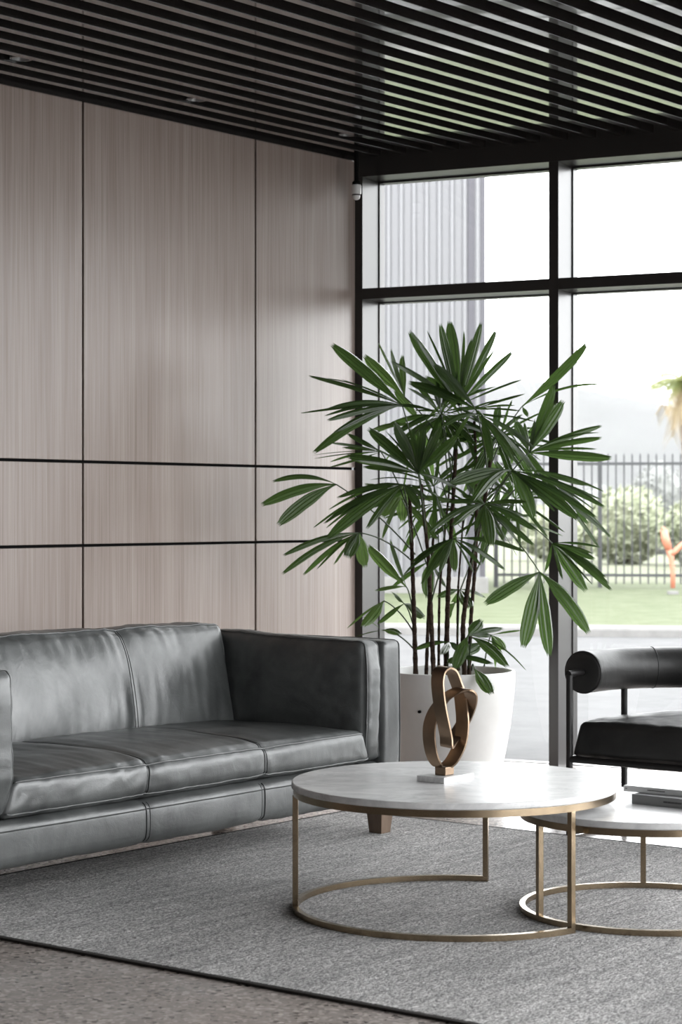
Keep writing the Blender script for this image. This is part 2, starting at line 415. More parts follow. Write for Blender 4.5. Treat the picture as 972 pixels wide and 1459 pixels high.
# metal clad building
CLAD = plain('off white metal cladding', (0.145, 0.145, 0.152), 0.45, 0, 0.4)
CLADD = plain('lavender grey corner flashing', (0.058, 0.056, 0.066), 0.45, 0, 0.4)
by = 31.0; ex = (690 - CX) / F * by
t = thing('metal_building', 'pale corrugated metal building beyond the left window pane', 'building', Matrix.Translation((ex, by, GZ)))
b = MB(); x = 0.0; prof = []
while x > -12:
    for dx, dy in ((0, 0), (-0.055, 0), (-0.085, -0.06), (-0.12, -0.06), (-0.15, 0)): prof.append((x + dx, dy))
    x -= 0.19
vs_ = [(px_, py_, z) for px_, py_ in prof for z in (0, 11.0)]
b.add(vs_, [(2*i, 2*i+1, 2*i+3, 2*i+2) for i in range(len(prof) - 1)])
b.box(-12, -0.0, 0.01, 9, 0, 10.95)
b.build('cladding', CLAD, t)
b = MB(); b.box(-0.25, 0.02, -0.012, 0.1, 0, 11.02); b.build('corner_flashing', CLADD, t, bevel=0.01)
b = MB(); b.box(-12, 0.06, -0.07, 0.12, -0.1, 0.30); b.build('plinth', KERB, t, bevel=0.01)

# picket fence
FEN = plain('charcoal fence steel', (0.03, 0.031, 0.034), 0.5)
fo = at(855, 838, 33.2); fo.z = 0.03
t = thing('picket_fence', 'black steel picket fence at the back of the lawn', 'fence', frame(fo, math.atan2(kd.y * 0.8, kd.x)))
fa = -2.6
for k in range(-12, 40):
    x = 0.128 * k
    if k in (0, 19, 38): continue
    b = MB(); b.box(x - 0.012, x + 0.012, -0.012, 0.012, 0.06, 2.10)
    b.add([(x-.017,-.017,2.10),(x+.017,-.017,2.10),(x+.017,.017,2.10),(x-.017,.017,2.10),(x,0,2.16)], [(0,1,4),(1,2,4),(2,3,4),(3,0,4),(3,2,1,0)])
    b.build('picket', FEN, t)
for z in (0.20, 1.985):
    b = MB(); b.box(-1.66, 5.2, -0.02, 0.02, z - 0.022, z + 0.022); b.build('rail', FEN, t)
for k in (-13, 0, 19, 38):
    b = MB(); x = 0.128 * k; b.box(x - 0.035, x + 0.035, -0.035, 0.035, 0.0, 2.12); b.box(x - 0.04, x + 0.04, -0.04, 0.04, 2.12, 2.14); b.build('post', FEN, t)

# bushes and trees
def leafy(name, p, rx, rz, mt, lab, cat, seed, group=None, n=1500, leaf=0.11):
    t = thing(name, lab, cat, Matrix.Translation(p), group)
    r = random.Random(seed); b = MB()
    for i in range(n):
        th = r.uniform(0, 2 * PI); u = r.uniform(-1, 1); rr = math.sqrt(max(0, 1 - u * u)) * (1 + 0.25 * noise.noise(Vector((math.cos(th) * 1.7, math.sin(th) * 1.7, u * 2 + seed))))
        d = Vector((math.cos(th) * rr * rx, math.sin(th) * rr * rx, rz * 0.5 + u * rz * 0.5)) * r.uniform(0.86, 1.0)
        a = Vector((r.gauss(0, 1), r.gauss(0, 1), r.gauss(0, 1))).normalized(); c = a.orthogonal().normalized()
        s = leaf * r.uniform(0.6, 1.3)
        b.add([d - a * s, d + c * s * 0.45, d + a * s, d - c * s * 0.45], [(0, 1, 2, 3)])
    b.build('foliage', mt, t)
    b = MB(); core = []
    for i in range(9):
        u = -1 + 2 * i / 8; core.append((max(0.001, rx * 0.82 * math.sqrt(max(0, 1 - u * u))), rz * 0.52 + u * rz * 0.42))
    b.lathe(core, 20); b.build('inner_branches', mt, t, smooth=True)
    b = MB(); b.tube([(0, 0, -0.02), (0.02, 0, rz * 0.3)], [0.1, 0.06], 8); b.build('trunk', BARK, t)
BUSH1 = m_noisy('pale bush leaves', (0.20, 0.225, 0.145), (0.30, 0.31, 0.23), 1.5, 0.9, 0.2, 0.1)
BUSH2 = m_noisy('grey green tree leaves', (0.16, 0.165, 0.16), (0.22, 0.225, 0.215), 1.5, 0.9, 0.2, 0.1)
def ground(px, Y): 
    p = at(px, HY, Y); p.z = -2.0 * max(0, Y - 38) / 382 - 0.02; return p
leafy('bush', ground(893, 52), 1.05, 2.0, BUSH1, 'rounded pale green bush behind the middle of the fence', 'bush', 1)
leafy('bush', ground(998, 50), 0.95, 1.75, BUSH1, 'pale green bush behind the fence at the right edge', 'bush', 2)
leafy('bush', ground(800, 56), 1.2, 1.7, BUSH1, 'pale green bush behind the fence beside the mullion', 'bush', 3)
leafy('tree', ground(938, 68), 1.1, 3.1, BUSH2, 'darker grey green tree far behind the fence', 'tree', 4)
leafy('tree', ground(858, 95), 2.2, 2.8, BUSH2, 'distant grey tree left of the darker tree, over the fence', 'tree', 5)
leafy('tree', ground(1030, 100), 2.2, 3.0, BUSH2, 'distant grey tree over the fence, cut off by the right edge of the picture', 'tree', 6)
leafy('tree', ground(705, 108), 2.4, 2.7, BUSH2, 'distant grey tree seen behind the palm leaves, over the fence', 'tree', 8)

# hill
HILL = m_noisy('wooded hill', (0.068, 0.069, 0.069), (0.082, 0.083, 0.083), 0.03, 1, 0.1, 0.1)
b = MB(); gx, gy = 50, 8; vs_ = []
for i in range(gx + 1):
    for j in range(gy + 1):
        x = -260 + 640 * i / gx; y = 420 + 160 * j / gy
        prof_ = max(0.0, math.exp(-((x - 48) / 95.0) ** 2)) * 33 + 5
        h = prof_ * math.sin(PI / 2 * j / gy) * (1 + 0.06 * noise.noise(Vector((x * 0.03, y * 0.03, 0)))) - 2
        vs_.append((x, y, h))
b.add(vs_, [(i*(gy+1)+j, (i+1)*(gy+1)+j, (i+1)*(gy+1)+j+1, i*(gy+1)+j+1) for i in range(gx) for j in range(gy)])
tag(b.build('hill', HILL, smooth=True), 'pale hazy hill on the horizon', None, None, 'structure')
# haze between the fence and the hill
hm = bpy.data.materials.new('morning haze'); hm.use_nodes = True; ht = hm.node_tree; ht.nodes.remove(ht.nodes['Principled BSDF'])
sc_ = ht.nodes.new('ShaderNodeVolumeScatter'); sc_.inputs['Density'].default_value = 0.00016; sc_.inputs['Color'].default_value = (1, 1, 1, 1); sc_.inputs['Anisotropy'].default_value = 0.3
ht.links.new(sc_.outputs[0], ht.nodes['Material Output'].inputs['Volume'])
b = MB(); b.box(-200, 330, 46, 419, -3.5, 60)
hz = b.build('haze', hm); tag(hz, 'white morning haze over the field and hill', None, None, 'stuff')

# palm tree outside
pp = at(975, HY, 40.0)
t = thing('palm_tree', 'tall palm tree outdoors at the right edge of the window view', 'tree', Matrix.Translation((pp.x, pp.y, 0)))
b = MB(); b.tube([(0.25, 0, -0.1), (0.18, 0, 0.8), (0.1, 0, 1.7), (0, 0, 2.6), (-0.05, 0, 3.3), (0, 0, 4.0)], [0.10, 0.085, 0.075, 0.07, 0.07, 0.06], 12)
b.build('trunk', m_noisy('pale palm trunk', (0.2, 0.17, 0.15), (0.32, 0.28, 0.25), 6), t, smooth=True)
PALML = m_leaf('outdoor palm leaf', (0.14, 0.17, 0.06), (0.24, 0.25, 0.10), (0.3, 0.33, 0.12))
PALMD = m_noisy('dry palm leaf', (0.25, 0.19, 0.11), (0.36, 0.29, 0.18), 5)
r = random.Random(3)
for k in range(30):
    a = r.uniform(0, 2 * PI); e = r.uniform(-1.15, 0.95); Lf = r.uniform(0.5, 0.8)
    b = MB(); ax = []
    for i in range(9):
        s = i / 8.0; rad = Lf * s * math.cos(e * 0.8) ; zz = 3.75 + Lf * s * math.sin(e) - 0.5 * s * s * Lf
        ax.append(Vector((rad * math.cos(a), rad * math.sin(a), zz)))
    b.tube(ax, 0.01, 5)
    for i in range(1, 9):
        tdir = (ax[i] - ax[i-1]).normalized(); sd = tdir.cross(Vector((0, 0, 1))).normalized()
        for sg in (-1, 1):
            for q in (0.0, 0.33, 0.66):
                p0 = ax[i-1].lerp(ax[i], q); tip = p0 + sd * sg * 0.22 + tdir * 0.16 + Vector((0, 0, -0.24))
                b.add([p0 - tdir * 0.012, p0 + tdir * 0.012, tip], [(0, 1, 2)])
    b.build('frond', PALMD if e < 0 else PALML, t)

# salmon standpipe in front of the fence
SAL = plain('salmon painted pipe', (0.44, 0.165, 0.105), 0.5)
Y = 30.5; o = at(957, 846, Y)
t = thing('standpipe', 'salmon orange pipe standpipe in front of the fence at the right edge', 'standpipe', Matrix.Translation((o.x, o.y, 0.03)))
def L(px, py, dy=0): 
    p = at(px, py, Y + dy) - Vector((o.x, o.y, 0.03)); return p
b = MB(); b.tube([L(959, 838), L(959, 815), L(957, 795), L(952, 780)], [0.035, 0.035, 0.04, 0.05], 12); b.build('upright_pipe', SAL, t, smooth=True)
b = MB(); b.tube([L(953, 783), L(948, 768), L(946, 755)], [0.055, 0.062, 0.05], 12); b.build('valve_head', SAL, t, smooth=True)
b = MB(); b.tube([L(946, 757), L(945, 751)], [0.035, 0.02], 12); b.build('cap', SAL, t, smooth=True)
b = MB(); b.tube([L(955, 790), L(962, 786), L(972, 776), L(984, 770), L(990, 790), L(990, 838)], [0.045, 0.042, 0.04, 0.04, 0.035, 0.035], 12); b.build('side_pipe', SAL, t, smooth=True)
b = MB(); b.box(-0.06, 0.1, -0.06, 0.06, -0.02, 0.05); b.build('footing', KERB, t, bevel=0.01)

# ---------------------------------------------------------------- rug
RZ = 0.008
b = MB(); b.box(-2.32, 0.327, -2.88, 0.525, 0.0005, RZ)
rug = b.build('rug', RUG, m=MS); tag(rug, 'large grey heathered wool rug with dark bound edge', 'rug')
b = MB()
for x0, x1, y0, y1 in ((-2.342, -2.32, -2.902, 0.547), (0.327, 0.349, -2.902, 0.547), (-2.32, 0.327, -2.902, -2.88), (-2.32, 0.327, 0.525, 0.547)):
    b.box(x0, x1, y0, y1, 0.0005, 0.008)
b.build('bound_edge', plain('dark brown binding', (0.018, 0.014, 0.012), 0.9), rug, bevel=0.003)

# ---------------------------------------------------------------- cushions
def cushion(half, r, bulge, c=(0, 0, 0), seams=(), wr=0.004, shear=0.0, seed=0, res=(20, 20, 8), taper=0.0, post=None, wdir=2):
    """returns position function and mesh builder of a stuffed leather cushion; half sizes along local x, y, z"""
    h = Vector(half); cv = Vector(c)
    def pos(q, off=0.0):
        p = Vector((q[0]*h[0], q[1]*h[1], q[2]*h[2]))
        inn = [h[i] - min(r, h[i] * 0.98) for i in range(3)]
        cl = Vector([max(-inn[i], min(inn[i], p[i])) for i in range(3)])
        d = p - cl
        n = d.normalized() if d.length > 1e-9 else Vector((0, 0, 1))
        p = cl + n * min(r, min(h) * 0.98)
        for i in range(3):
            j, k = (i + 1) % 3, (i + 2) % 3
            p[i] += q[i] * bulge[i] * (1 - abs(q[j]) ** 3) * (1 - abs(q[k]) ** 3)
        e = min(1 - abs(q[i]) for i in range(3) if abs(q[i]) < 0.9999) if any(abs(q[i]) < 0.9999 for i in range(3)) else 0
        sd = 9.0
        for ax, val in seams:
            dist = abs(p[ax] - val); sd = min(sd, dist)
            p -= n * 0.007 * math.exp(-(dist / 0.009) ** 2)
            p += n * 0.0025 * (1 - math.exp(-(dist / 0.07) ** 2))
        # pulled creases: stretched along wdir, dying away from seams and edges
        f = Vector((26, 26, 26)); f[wdir] = 5.0
        w1 = noise.noise(Vector((p[0]*f[0], p[1]*f[1], p[2]*f[2])) + Vector((seed*3.1, seed, 0)))
        near = math.exp(-sd / 0.10) + math.exp(-e * min(h) / 0.05) * 0.9 + 0.25
        w2 = noise.noise(p * 5.0 + Vector((0, seed * 2.7, 0)))
        p += n * (wr * w1 * near + wr * 1.6 * w2 + off)
        p[0] *= 1 + taper * (0.5 - 0.5 * q[2])
        p[1] += shear * (p[2])
        if post: p = post(p, q)
        return p + cv
    def mesh(name, mt, parent):
        b = MB(); rs = res
        for ax in range(3):
            u, v = (ax + 1) % 3, (ax + 2) % 3
            for sg in (-1, 1):
                nu, nv = rs[u], rs[v]; vs2 = []
                for i in range(nu + 1):
                    for j in range(nv + 1):
                        q = [0, 0, 0]; q[ax] = sg
                        q[u] = math.sin((-1 + 2 * i / nu) * PI / 2 * 0.999) * 0.35 + (-1 + 2 * i / nu) * 0.65
                        q[v] = math.sin((-1 + 2 * j / nv) * PI / 2 * 0.999) * 0.35 + (-1 + 2 * j / nv) * 0.65
                        if i in (0, nu): q[u] = -1 if i == 0 else 1
                        if j in (0, nv): q[v] = -1 if j == 0 else 1
                        vs2.append(pos(q))
                b.add(vs2, [(i*(nv+1)+j, (i+1)*(nv+1)+j, (i+1)*(nv+1)+j+1, i*(nv+1)+j+1) for i in range(nu) for j in range(nv)])
        o = b.build(name, mt, parent, smooth=True)
        import bmesh
        bm = bmesh.new(); bm.from_mesh(o.data); bmesh.ops.remove_doubles(bm, verts=bm.verts, dist=0.0004); bmesh.ops.recalc_face_normals(bm, faces=bm.faces); bm.to_mesh(o.data); bm.free()
        o.data.polygons.foreach_set('use_smooth', [True] * len(o.data.polygons))
        return o
    return pos, mesh
def pipe(pos, path, parent, name='piping', r=0.0032, off=0.0015, mt=None):
    b = MB()
    for pl in path: b.tube([pos(q, off) for q in pl], r, 6)
    return b.build(name, mt or LEATHER, parent, smooth=True)
def line(a, b_, n=60): 
    a, b_ = Vector(a), Vector(b_); return [a.lerp(b_, i / n) for i in range(n + 1)]

# ---------------------------------------------------------------- sofa
S = thing('sofa', 'dark grey green leather sofa with three-panel seat in front of the timber wall', 'sofa', MS)
LEN = 2.29
SM = (-0.843 + LEN / 2, -1.447 + LEN / 2)
mid = -LEN / 2
# base rail
po, me = cushion((LEN/2 - 0.122, 0.44, 0.072), 0.026, (0, 0.012, 0.004), (mid, 0.452, 0.148 + 0.072), [(0, SM[0]), (0, SM[1])], 0.0016, 0, 1, (110, 30, 10))
o = me('base', LEATHER, S)
for sv in SM:
    for dx in (-0.008, 0.008):
        pipe(po, [line(((sv + dx) / (LEN/2 - 0.122), -1, -1), ((sv + dx) / (LEN/2 - 0.122), -1, 1), 20)], o, 'seam', 0.0016, 0.0012, THREAD)
pipe(po, [line((-1, -1, 0.62), (1, -1, 0.62), 120)], o, 'seam', 0.0022, 0.001, THREAD)
for sx, nm in ((-1, 'l'), (1, 'r')):
    a0 = -0.0605 if sx > 0 else -LEN + 0.0605
    po, me = cushion((0.058, 0.478, 0.313), 0.022, (0.004, 0.004, 0.003), (a0, 0.48, 0.136 + 0.313), (), 0.0014, 0, 2 + sx, (8, 40, 34))
    o = me('arm_panel', LEATHER, S)
    pipe(po, [line((-0.72 * sx * -1, -1, -1), (-0.72 * sx * -1, -1, 1), 40), line((-0.72 * sx * -1, -1, 1), (-0.72 * sx * -1, 1, 1), 40)], o, 'piping', 0.0022, 0.001)
    a1 = -0.186 if sx > 0 else -LEN + 0.186
    def slant(p, q, sx=sx):
        # the lower front of the arm cushion tucks in over the seat
        k = max(0.0, -q[2] - 0.45); p[1] += 0.03 * k; p[0] += sx * 0.035 * k * k * 3
        p[2] += 0.018 * max(0, q[1])
        return p
    po, me = cushion((0.050, 0.395, 0.232), 0.026, (0.020, 0.02, 0.008), (a1, 0.405, 0.535), (), 0.0042, 0, 5 + sx, (14, 56, 40), post=slant, wdir=0)
    o = me('arm_cushion', LEATHER, S)
    for e in (-0.8, 0.8):
        pipe(po, [line((e, -1, -1), (e, -1, 1), 50) + line((e, -1, 1), (e, 1, 1), 60)[1:]], o, 'piping', 0.003, 0.001)
po, me = cushion((LEN/2 - 0.122, 0.052, 0.30), 0.022, (0, 0.004, 0.002), (mid, 0.907, 0.136 + 0.30), (), 0.0014, 0, 9, (60, 8, 24))
me('back_frame', LEATHER, S)
# seat
po, me = cushion(((LEN - 0.478) / 2, 0.385, 0.058), 0.026, (0.012, 0.018, 0.03), (mid, 0.395, 0.365), [(0, SM[0]), (0, SM[1])], 0.0028, 0, 11, (150, 64, 12), taper=0.045, wdir=1)
o = me('seat_cushion', LEATHER, S)
pipe(po, [line((-1, -1, 0.86), (1, -1, 0.86), 160)], o)
pipe(po, [line((-1, -1, -0.86), (1, -1, -0.86), 160)], o)
hx = (LEN - 0.478) / 2
for sv in SM:
    for dx in (-0.006, 0.006):
        pipe(po, [line(((sv + dx) / hx, -1, -0.9), ((sv + dx) / hx, -1, 1), 14) + line(((sv + dx) / hx, -1, 1), ((sv + dx) / hx, 0.6, 1), 40)[1:]], o, 'seam', 0.0014, 0.001, THREAD)
SMB = (SM[0], SM[1] - 0.07)
# back cushion
po, me = cushion(((LEN - 0.505) / 2, 0.085, 0.208), 0.026, (0.016, 0.035, 0.008), (mid, 0.765, 0.60), [(0, SMB[0]), (0, SMB[1])], 0.0044, 0.22, 13, (150, 14, 48), wdir=2)
o = me('back_cushion', LEATHER, S)
hx = (LEN - 0.505) / 2
pipe(po, [line((-1, -0.8, 1), (1, -0.8, 1), 160)], o)
pipe(po, [line((1, -0.8, -1), (1, -0.8, 1), 40)], o)
for sv in SMB:
    for dx in (-0.006, 0.006):
        pipe(po, [line(((sv + dx) / hx, -1, -1), ((sv + dx) / hx, -1, 1), 50) + line(((sv + dx) / hx, -1, 1), ((sv + dx) / hx, 1, 1), 10)[1:]], o, 'seam', 0.0014, 0.001, THREAD)
for a in (-0.055, -LEN + 0.055):
    for bb in (0.07, 0.88):
        b = MB(); z0 = RZ if bb < 0.5 else 0.0
        w1_, w2_ = 0.042, 0.03
        b.hexa([(a-w2_, bb-w2_, z0), (a+w2_, bb-w2_, z0), (a+w2_, bb+w2_, z0), (a-w2_, bb+w2_, z0), (a-w1_, bb-w1_, 0.138), (a+w1_, bb-w1_, 0.138), (a+w1_, bb+w1_, 0.138), (a-w1_, bb+w1_, 0.138)])
        b.build('leg', WALNUT, S, bevel=0.002)

# ---------------------------------------------------------------- coffee tables
def table(name, lab, c, R, zt, legs, arc, n=128):
    t = thing(name, lab, 'coffee table', Matrix.Translation((c[0], c[1], RZ)))
    zt -= RZ
    b = MB(); b.disc(R - 0.004, zt, n); b.lathe([(R - 0.004, zt), (R - 0.001, zt - 0.0012), (R, zt - 0.004), (R, zt - 0.018), (R - 0.003, zt - 0.021)], n); b.disc(R - 0.003, zt - 0.021, n, False)
    b.build('tabletop', MARBLE, t, auto=40)
    b = MB(); b.ringbar(R - 0.022, R - 0.005, zt - 0.043, zt - 0.0215, 0, 2 * PI, n); b.build('top_band', BRASS, t, auto=40)
    b = MB(); a0, a1 = arc; b.ringbar(R - 0.021, R - 0.003, 0.0, 0.018, math.radians(a0), math.radians(a1), n); b.build('base_ring', BRASS, t, auto=40)
    for a in legs:
        q = math.radians(a); m = Matrix.Rotation(q, 4, 'Z'); b = MB()
        b.box(R - 0.021, R - 0.003, -0.009, 0.009, 0.018, zt - 0.043); b.v = [m @ p for p in b.v]
        b.build('leg', BRASS, t, bevel=0.001)
    return t
T1 = (0.358, 6.56); T2 = (0.9695, 6.53)
table('coffee_table', 'larger round marble coffee table with brass open ring base, in front of the sofa', T1, 0.515, 0.414, (183.5, 74.5, -49), (73.5, 312))
table('coffee_table', 'lower smaller round marble coffee table nested under the larger one, holding books', T2, 0.408, 0.344, (205, 84, -35), (0, 360))

# ---------------------------------------------------------------- knot sculpture
base_m = frame(Vector((0.3226, 6.475, 0.414)), A1)
t = thing('knot_sculpture', 'brown bronze ribbon knot sculpture on a white marble plinth', 'sculpture', base_m)
b = MB(); b.box(0, 0.165, 0, 0.105, 0.0, 0.0187); b.build('plinth', MARBLE, t, bevel=0.001)
Yc = 6.545
zc = lambda X, Yz: (590 + X / 7.89, 940 + Yz / 7.89)
kn = [(440,990,-.03),(430,880,-.03),(402,740,-.034),(366,560,-.036),(343,400,-.034),(334,250,-.026),(352,150,-.016),(390,108,-.008),(430,98,0),(490,140,.006),(542,270,.012),(575,360,.014),(594,450,.014),(607,580,.012),(615,720,.008),(602,880,.004),(562,1020,0),(490,1150,0),(430,1205,0),(380,1222,0),(330,1200,.004),(280,1115,.010),(247,980,.016),(237,840,.022),(250,720,.026),(300,590,.022),(372,487,.006),(435,425,-.012),(520,372,-.028),(600,343,-.034),(660,350,-.032),(702,390,-.024),(712,450,-.012),(690,560,.008),(640,680,.03),(590,770,.036),(535,860,.024),(485,930,.0)]
ctrl = [at(*zc(x, y), Yc + d * 1.25) for x, y, d in kn]
def catmull(P, n=6):
    o_ = []; M = len(P)
    for i in range(M):
        p0, p1, p2, p3 = P[i-1], P[i], P[(i+1) % M], P[(i+2) % M]
        for k in range(n):
            s = k / n
            o_.append(0.5 * ((2*p1) + (p2-p0)*s + (2*p0-5*p1+4*p2-p3)*s*s + (3*p1-p0-3*p2+p3)*s**3))
    return o_
path = catmull(ctrl)
inv = base_m.inverted(); path = [inv @ p for p in path]
wd = (inv.to_3x3() @ Vector((-0.036, 0.040, 0.003)))
b = MB(); vs_ = []; M = len(path); th = 0.0032
for i in range(M):
    tg = (path[(i+1) % M] - path[i-1]).normalized(); nn = tg.cross(wd).normalized()
    vs_ += [path[i] + nn * th, path[i] - nn * th, path[i] + wd - nn * th, path[i] + wd + nn * th]
b.add(vs_, [(i*4+k, i*4+(k+1) % 4, ((i+1) % M)*4+(k+1) % 4, ((i+1) % M)*4+k) for i in range(M) for k in range(4)])
b.build('ribbon', BRONZE, t, auto=40, bevel=0.0006)
pf = inv @ at(635, 1101, Yc); ztop = min(p.z for p in path) + 0.004
b = MB(); b.box(pf.x - 0.02, pf.x + 0.028, pf.y - 0.014 , pf.y + 0.028, 0.0187, ztop + 0.002); b.build('foot_block', BRONZE, t, bevel=0.003)

# ---------------------------------------------------------------- books
COVG = plain('grey book spine', (0.20, 0.20, 0.20), 0.5); COVL = plain('pale grey cover', (0.62, 0.62, 0.62), 0.35)
PAGES = m_noisy('white pages', (0.62, 0.61, 0.59), (0.75, 0.74, 0.72), 4, 0.8, 0.2, 0.3, (1, 1, 160))
INK = plain('dark spine lettering', (0.03, 0.03, 0.03), 0.6)
def book(lab, px, py, h_, th, ang, w_, d_, cov, marks):
    Y = (H - h_) * F / (py - HY); o = at(px, py, Y); o.z = h_
    t = thing('book', lab, 'book', frame(o, ang), 'books stacked on the smaller coffee table')
    b = MB(); b.box(0, w_, 0, d_, 0, 0.0025); b.box(0, w_, 0, d_, th - 0.0025, th); b.box(0, w_, 0, 0.003, 0.0025, th - 0.0025)
    b.build('cover', cov, t, bevel=0.0006)
    b = MB(); b.box(0.004, w_ - 0.004, 0.003, d_ - 0.004, 0.0026, th - 0.0026); b.build('pages', PAGES, t)
    b = MB(); 
    for x0, n_ in marks:
        x = x0
        for i in range(n_):
            wl_ = 0.0022 + 0.001 * ((i * 7) % 3); b.box(x, x + wl_, -0.0003, 0.0002, th * 0.42, th * 0.60); x += wl_ + 0.001
    b.build('spine_print', INK, t)
book('thick dark grey book lying directly on the smaller coffee table', 900.4, 1145, 0.344, 0.0305, math.atan2(-0.64, 0.77), 0.30, 0.235, COVG, [(0.115, 16)])
book('pale thinner book lying on top of the thick dark grey book', 888.8, 1127.0, 0.3747, 0.0185, math.atan2(-0.60, 0.80), 0.30, 0.235, COVL, [(0.006, 2), (0.085, 15)])

# ---------------------------------------------------------------- lounge chair
ch_o = Vector((0.88, 7.99, 0)) + Vector((0.6147, 0.7888, 0)) * 0.072 + Vector((-0.7888, 0.6147, 0)) * 0.042
K = thing('lounge_chair', 'black leather lounge chair with round bolster arm and black steel frame', 'chair', frame(ch_o, A1))
WID = 0.90
zc_ = 0.632; R_ = 0.083
def hs(c0, st, rad, w_):
    P = [Vector((c0 + st * i / 14, 0, 0)) for i in range(15)]
    for i in range(1, 13):
        a = PI / 2 * i / 12; P.append(Vector((c0 + st + rad * math.sin(a), -rad * (1 - math.cos(a)), 0)))
    yb = -w_ + rad
    for i in range(1, 9): P.append(Vector((c0 + st + rad, -rad + (yb + rad) * i / 8, 0)))
    for i in range(1, 13):
        a = PI / 2 * i / 12; P.append(Vector((c0 + st + rad * math.cos(a), yb - rad * math.sin(a), 0)))
    for i in range(1, 15): P.append(Vector((c0 + st - st * i / 14, -w_, 0)))
    return P
path = [p + Vector((0, 0, zc_)) for p in hs(0.108, 0.12, 0.43, WID)]
e0 = path[0] - path[1]; e0.normalize(); e1 = (path[-1] - path[-2]).normalized()
full = [path[0] + e0 * 0.0] + path[1:]
b = MB()
rs = [R_] * len(path)
cap0 = [path[0] - e0 * -0.0]
pp_ = [path[0] + e0 * 0.012, path[0] + e0 * 0.008] + path + [path[-1] + e1 * 0.008, path[-1] + e1 * 0.012]
b.tube(pp_, [R_ - 0.012, R_ - 0.003] + rs + [R_ - 0.003, R_ - 0.012], 40)
bo = b.build('bolster', BLACKLEATHER, K, auto=50)
def ringp(c, nrm, rad, n=40):
    u = Vector((0, 0, 1)); v = nrm.cross(u).normalized(); return [c + (u * math.cos(2*PI*k/n) + v * math.sin(2*PI*k/n)) * rad for k in range(n)]
b = MB(); b.tube(ringp(path[0] + e0 * 0.006, e0, R_ - 0.001), 0.003, 6, True); b.build('piping', BLACKLEATHER, bo, smooth=True)
b = MB(); b.tube(ringp(path[-1] + e1 * 0.006, e1, R_ - 0.001), 0.003, 6, True); b.build('piping', BLACKLEATHER, bo, smooth=True)
for i, j in ((19, 20), (len(path) - 20, len(path) - 19)):
    b = MB(); tg = (path[j] - path[i]).normalized(); b.tube(ringp(path[i], tg, R_ + 0.0005), 0.0018, 6, True)
    b.build('seam', THREAD, bo, smooth=True)
def seat_shape(p, q):
    a = p[0] + 0.355; f = 1.0
    if a > 0.25: f = max(0.3, 1 - min(1, (a - 0.25) / 0.5) ** 2.5) ** 0.5
    return Vector((p[0], p[1] * f * (1 - 0.045 * (q[2] + 1)), p[2]))
po, me = cushion((0.345, WID / 2 + 0.002, 0.070), 0.022, (0.012, 0.004, 0.026), (0.355, -WID / 2, 0.379), (), 0.003, 0, 21, (60, 60, 12), post=seat_shape)
me('seat', BLACKLEATHER, K)
rt = 0.0132
for y, sg in ((0, -1), (-WID, 1)):
    y2 = y + sg * 0.03
    b = MB(); b.tube([(0, y, 0.0), (0, y, zc_ - 0.004)], rt, 14); b.build('leg', STEEL, K, auto=40)
    b = MB(); b.tube([(-0.008, y, zc_), (0.118, y, zc_)], rt, 14); b.build('arm_pin', STEEL, K, auto=40)
    b = MB(); b.tube([(0.37, y2, 0.0), (0.37, y2, zc_ - R_ + 0.01)], rt, 14); b.build('leg', STEEL, K, auto=40)
    b = MB(); b.tube([(0, y, rt), (0.37, y2, rt)], rt * 0.9, 12); b.build('floor_runner', STEEL, K, auto=40)
    b = MB(); b.tube([(0, y, 0.300), (0.37, y2, 0.300)], rt, 12); b.build('side_rail', STEEL, K, auto=40)
for x, d_ in ((0, 0), (0.37, 0.03)):
    b = MB(); b.tube([(x, -d_, 0.300), (x, -WID + d_, 0.300)], rt, 12); b.build('cross_rail', STEEL, K, auto=40)

# ---------------------------------------------------------------- potted palm
PY = 9.62
pb = at(641, HY, PY); pb.z = 0
P = thing('potted_palm', 'tall lady palm with fan leaves in a large white pot', 'potted plant', Matrix.Translation(pb))
Rr = 0.303; ph = H - (955 - HY) / F * PY
b = MB()
prof = [(0.001, 0.0), (0.20, 0.0), (0.222, 0.006), (0.238, 0.05), (0.262, 0.16), (0.283, 0.28), (0.297, 0.40), (0.302, ph - 0.06), (Rr, ph - 0.006), (Rr - 0.003, ph), (Rr - 0.012, ph + 0.001), (Rr - 0.016, ph - 0.004), (Rr - 0.018, ph - 0.10), (0.001, ph - 0.10)]
b.lathe(prof, 96); b.build('pot', POTM, P, auto=50)
b = MB(); 
pr = [(0.001, ph - 0.055)] + [(0.28 * i / 10, ph - 0.055 - 0.02 * (i / 10) ** 2) for i in range(1, 11)] + [(0.282, ph - 0.095)]
b.lathe(pr, 40)
for i, p in enumerate(b.v): p.z += 0.006 * noise.noise(p * 30)
b.build('soil', SOIL, P, smooth=True)
hp = at(599, 1014, 9.37) - pb; r_ = math.hypot(hp.x, hp.y); hp.x, hp.y = hp.x / r_ * 0.2975, hp.y / r_ * 0.2975
b = MB(); nrm = Vector((hp.x, hp.y, 0)).normalized(); b.tube([hp - nrm * 0.006, hp + nrm * 0.004], 0.007, 14); b.build('drain_hole', BLACK, P)

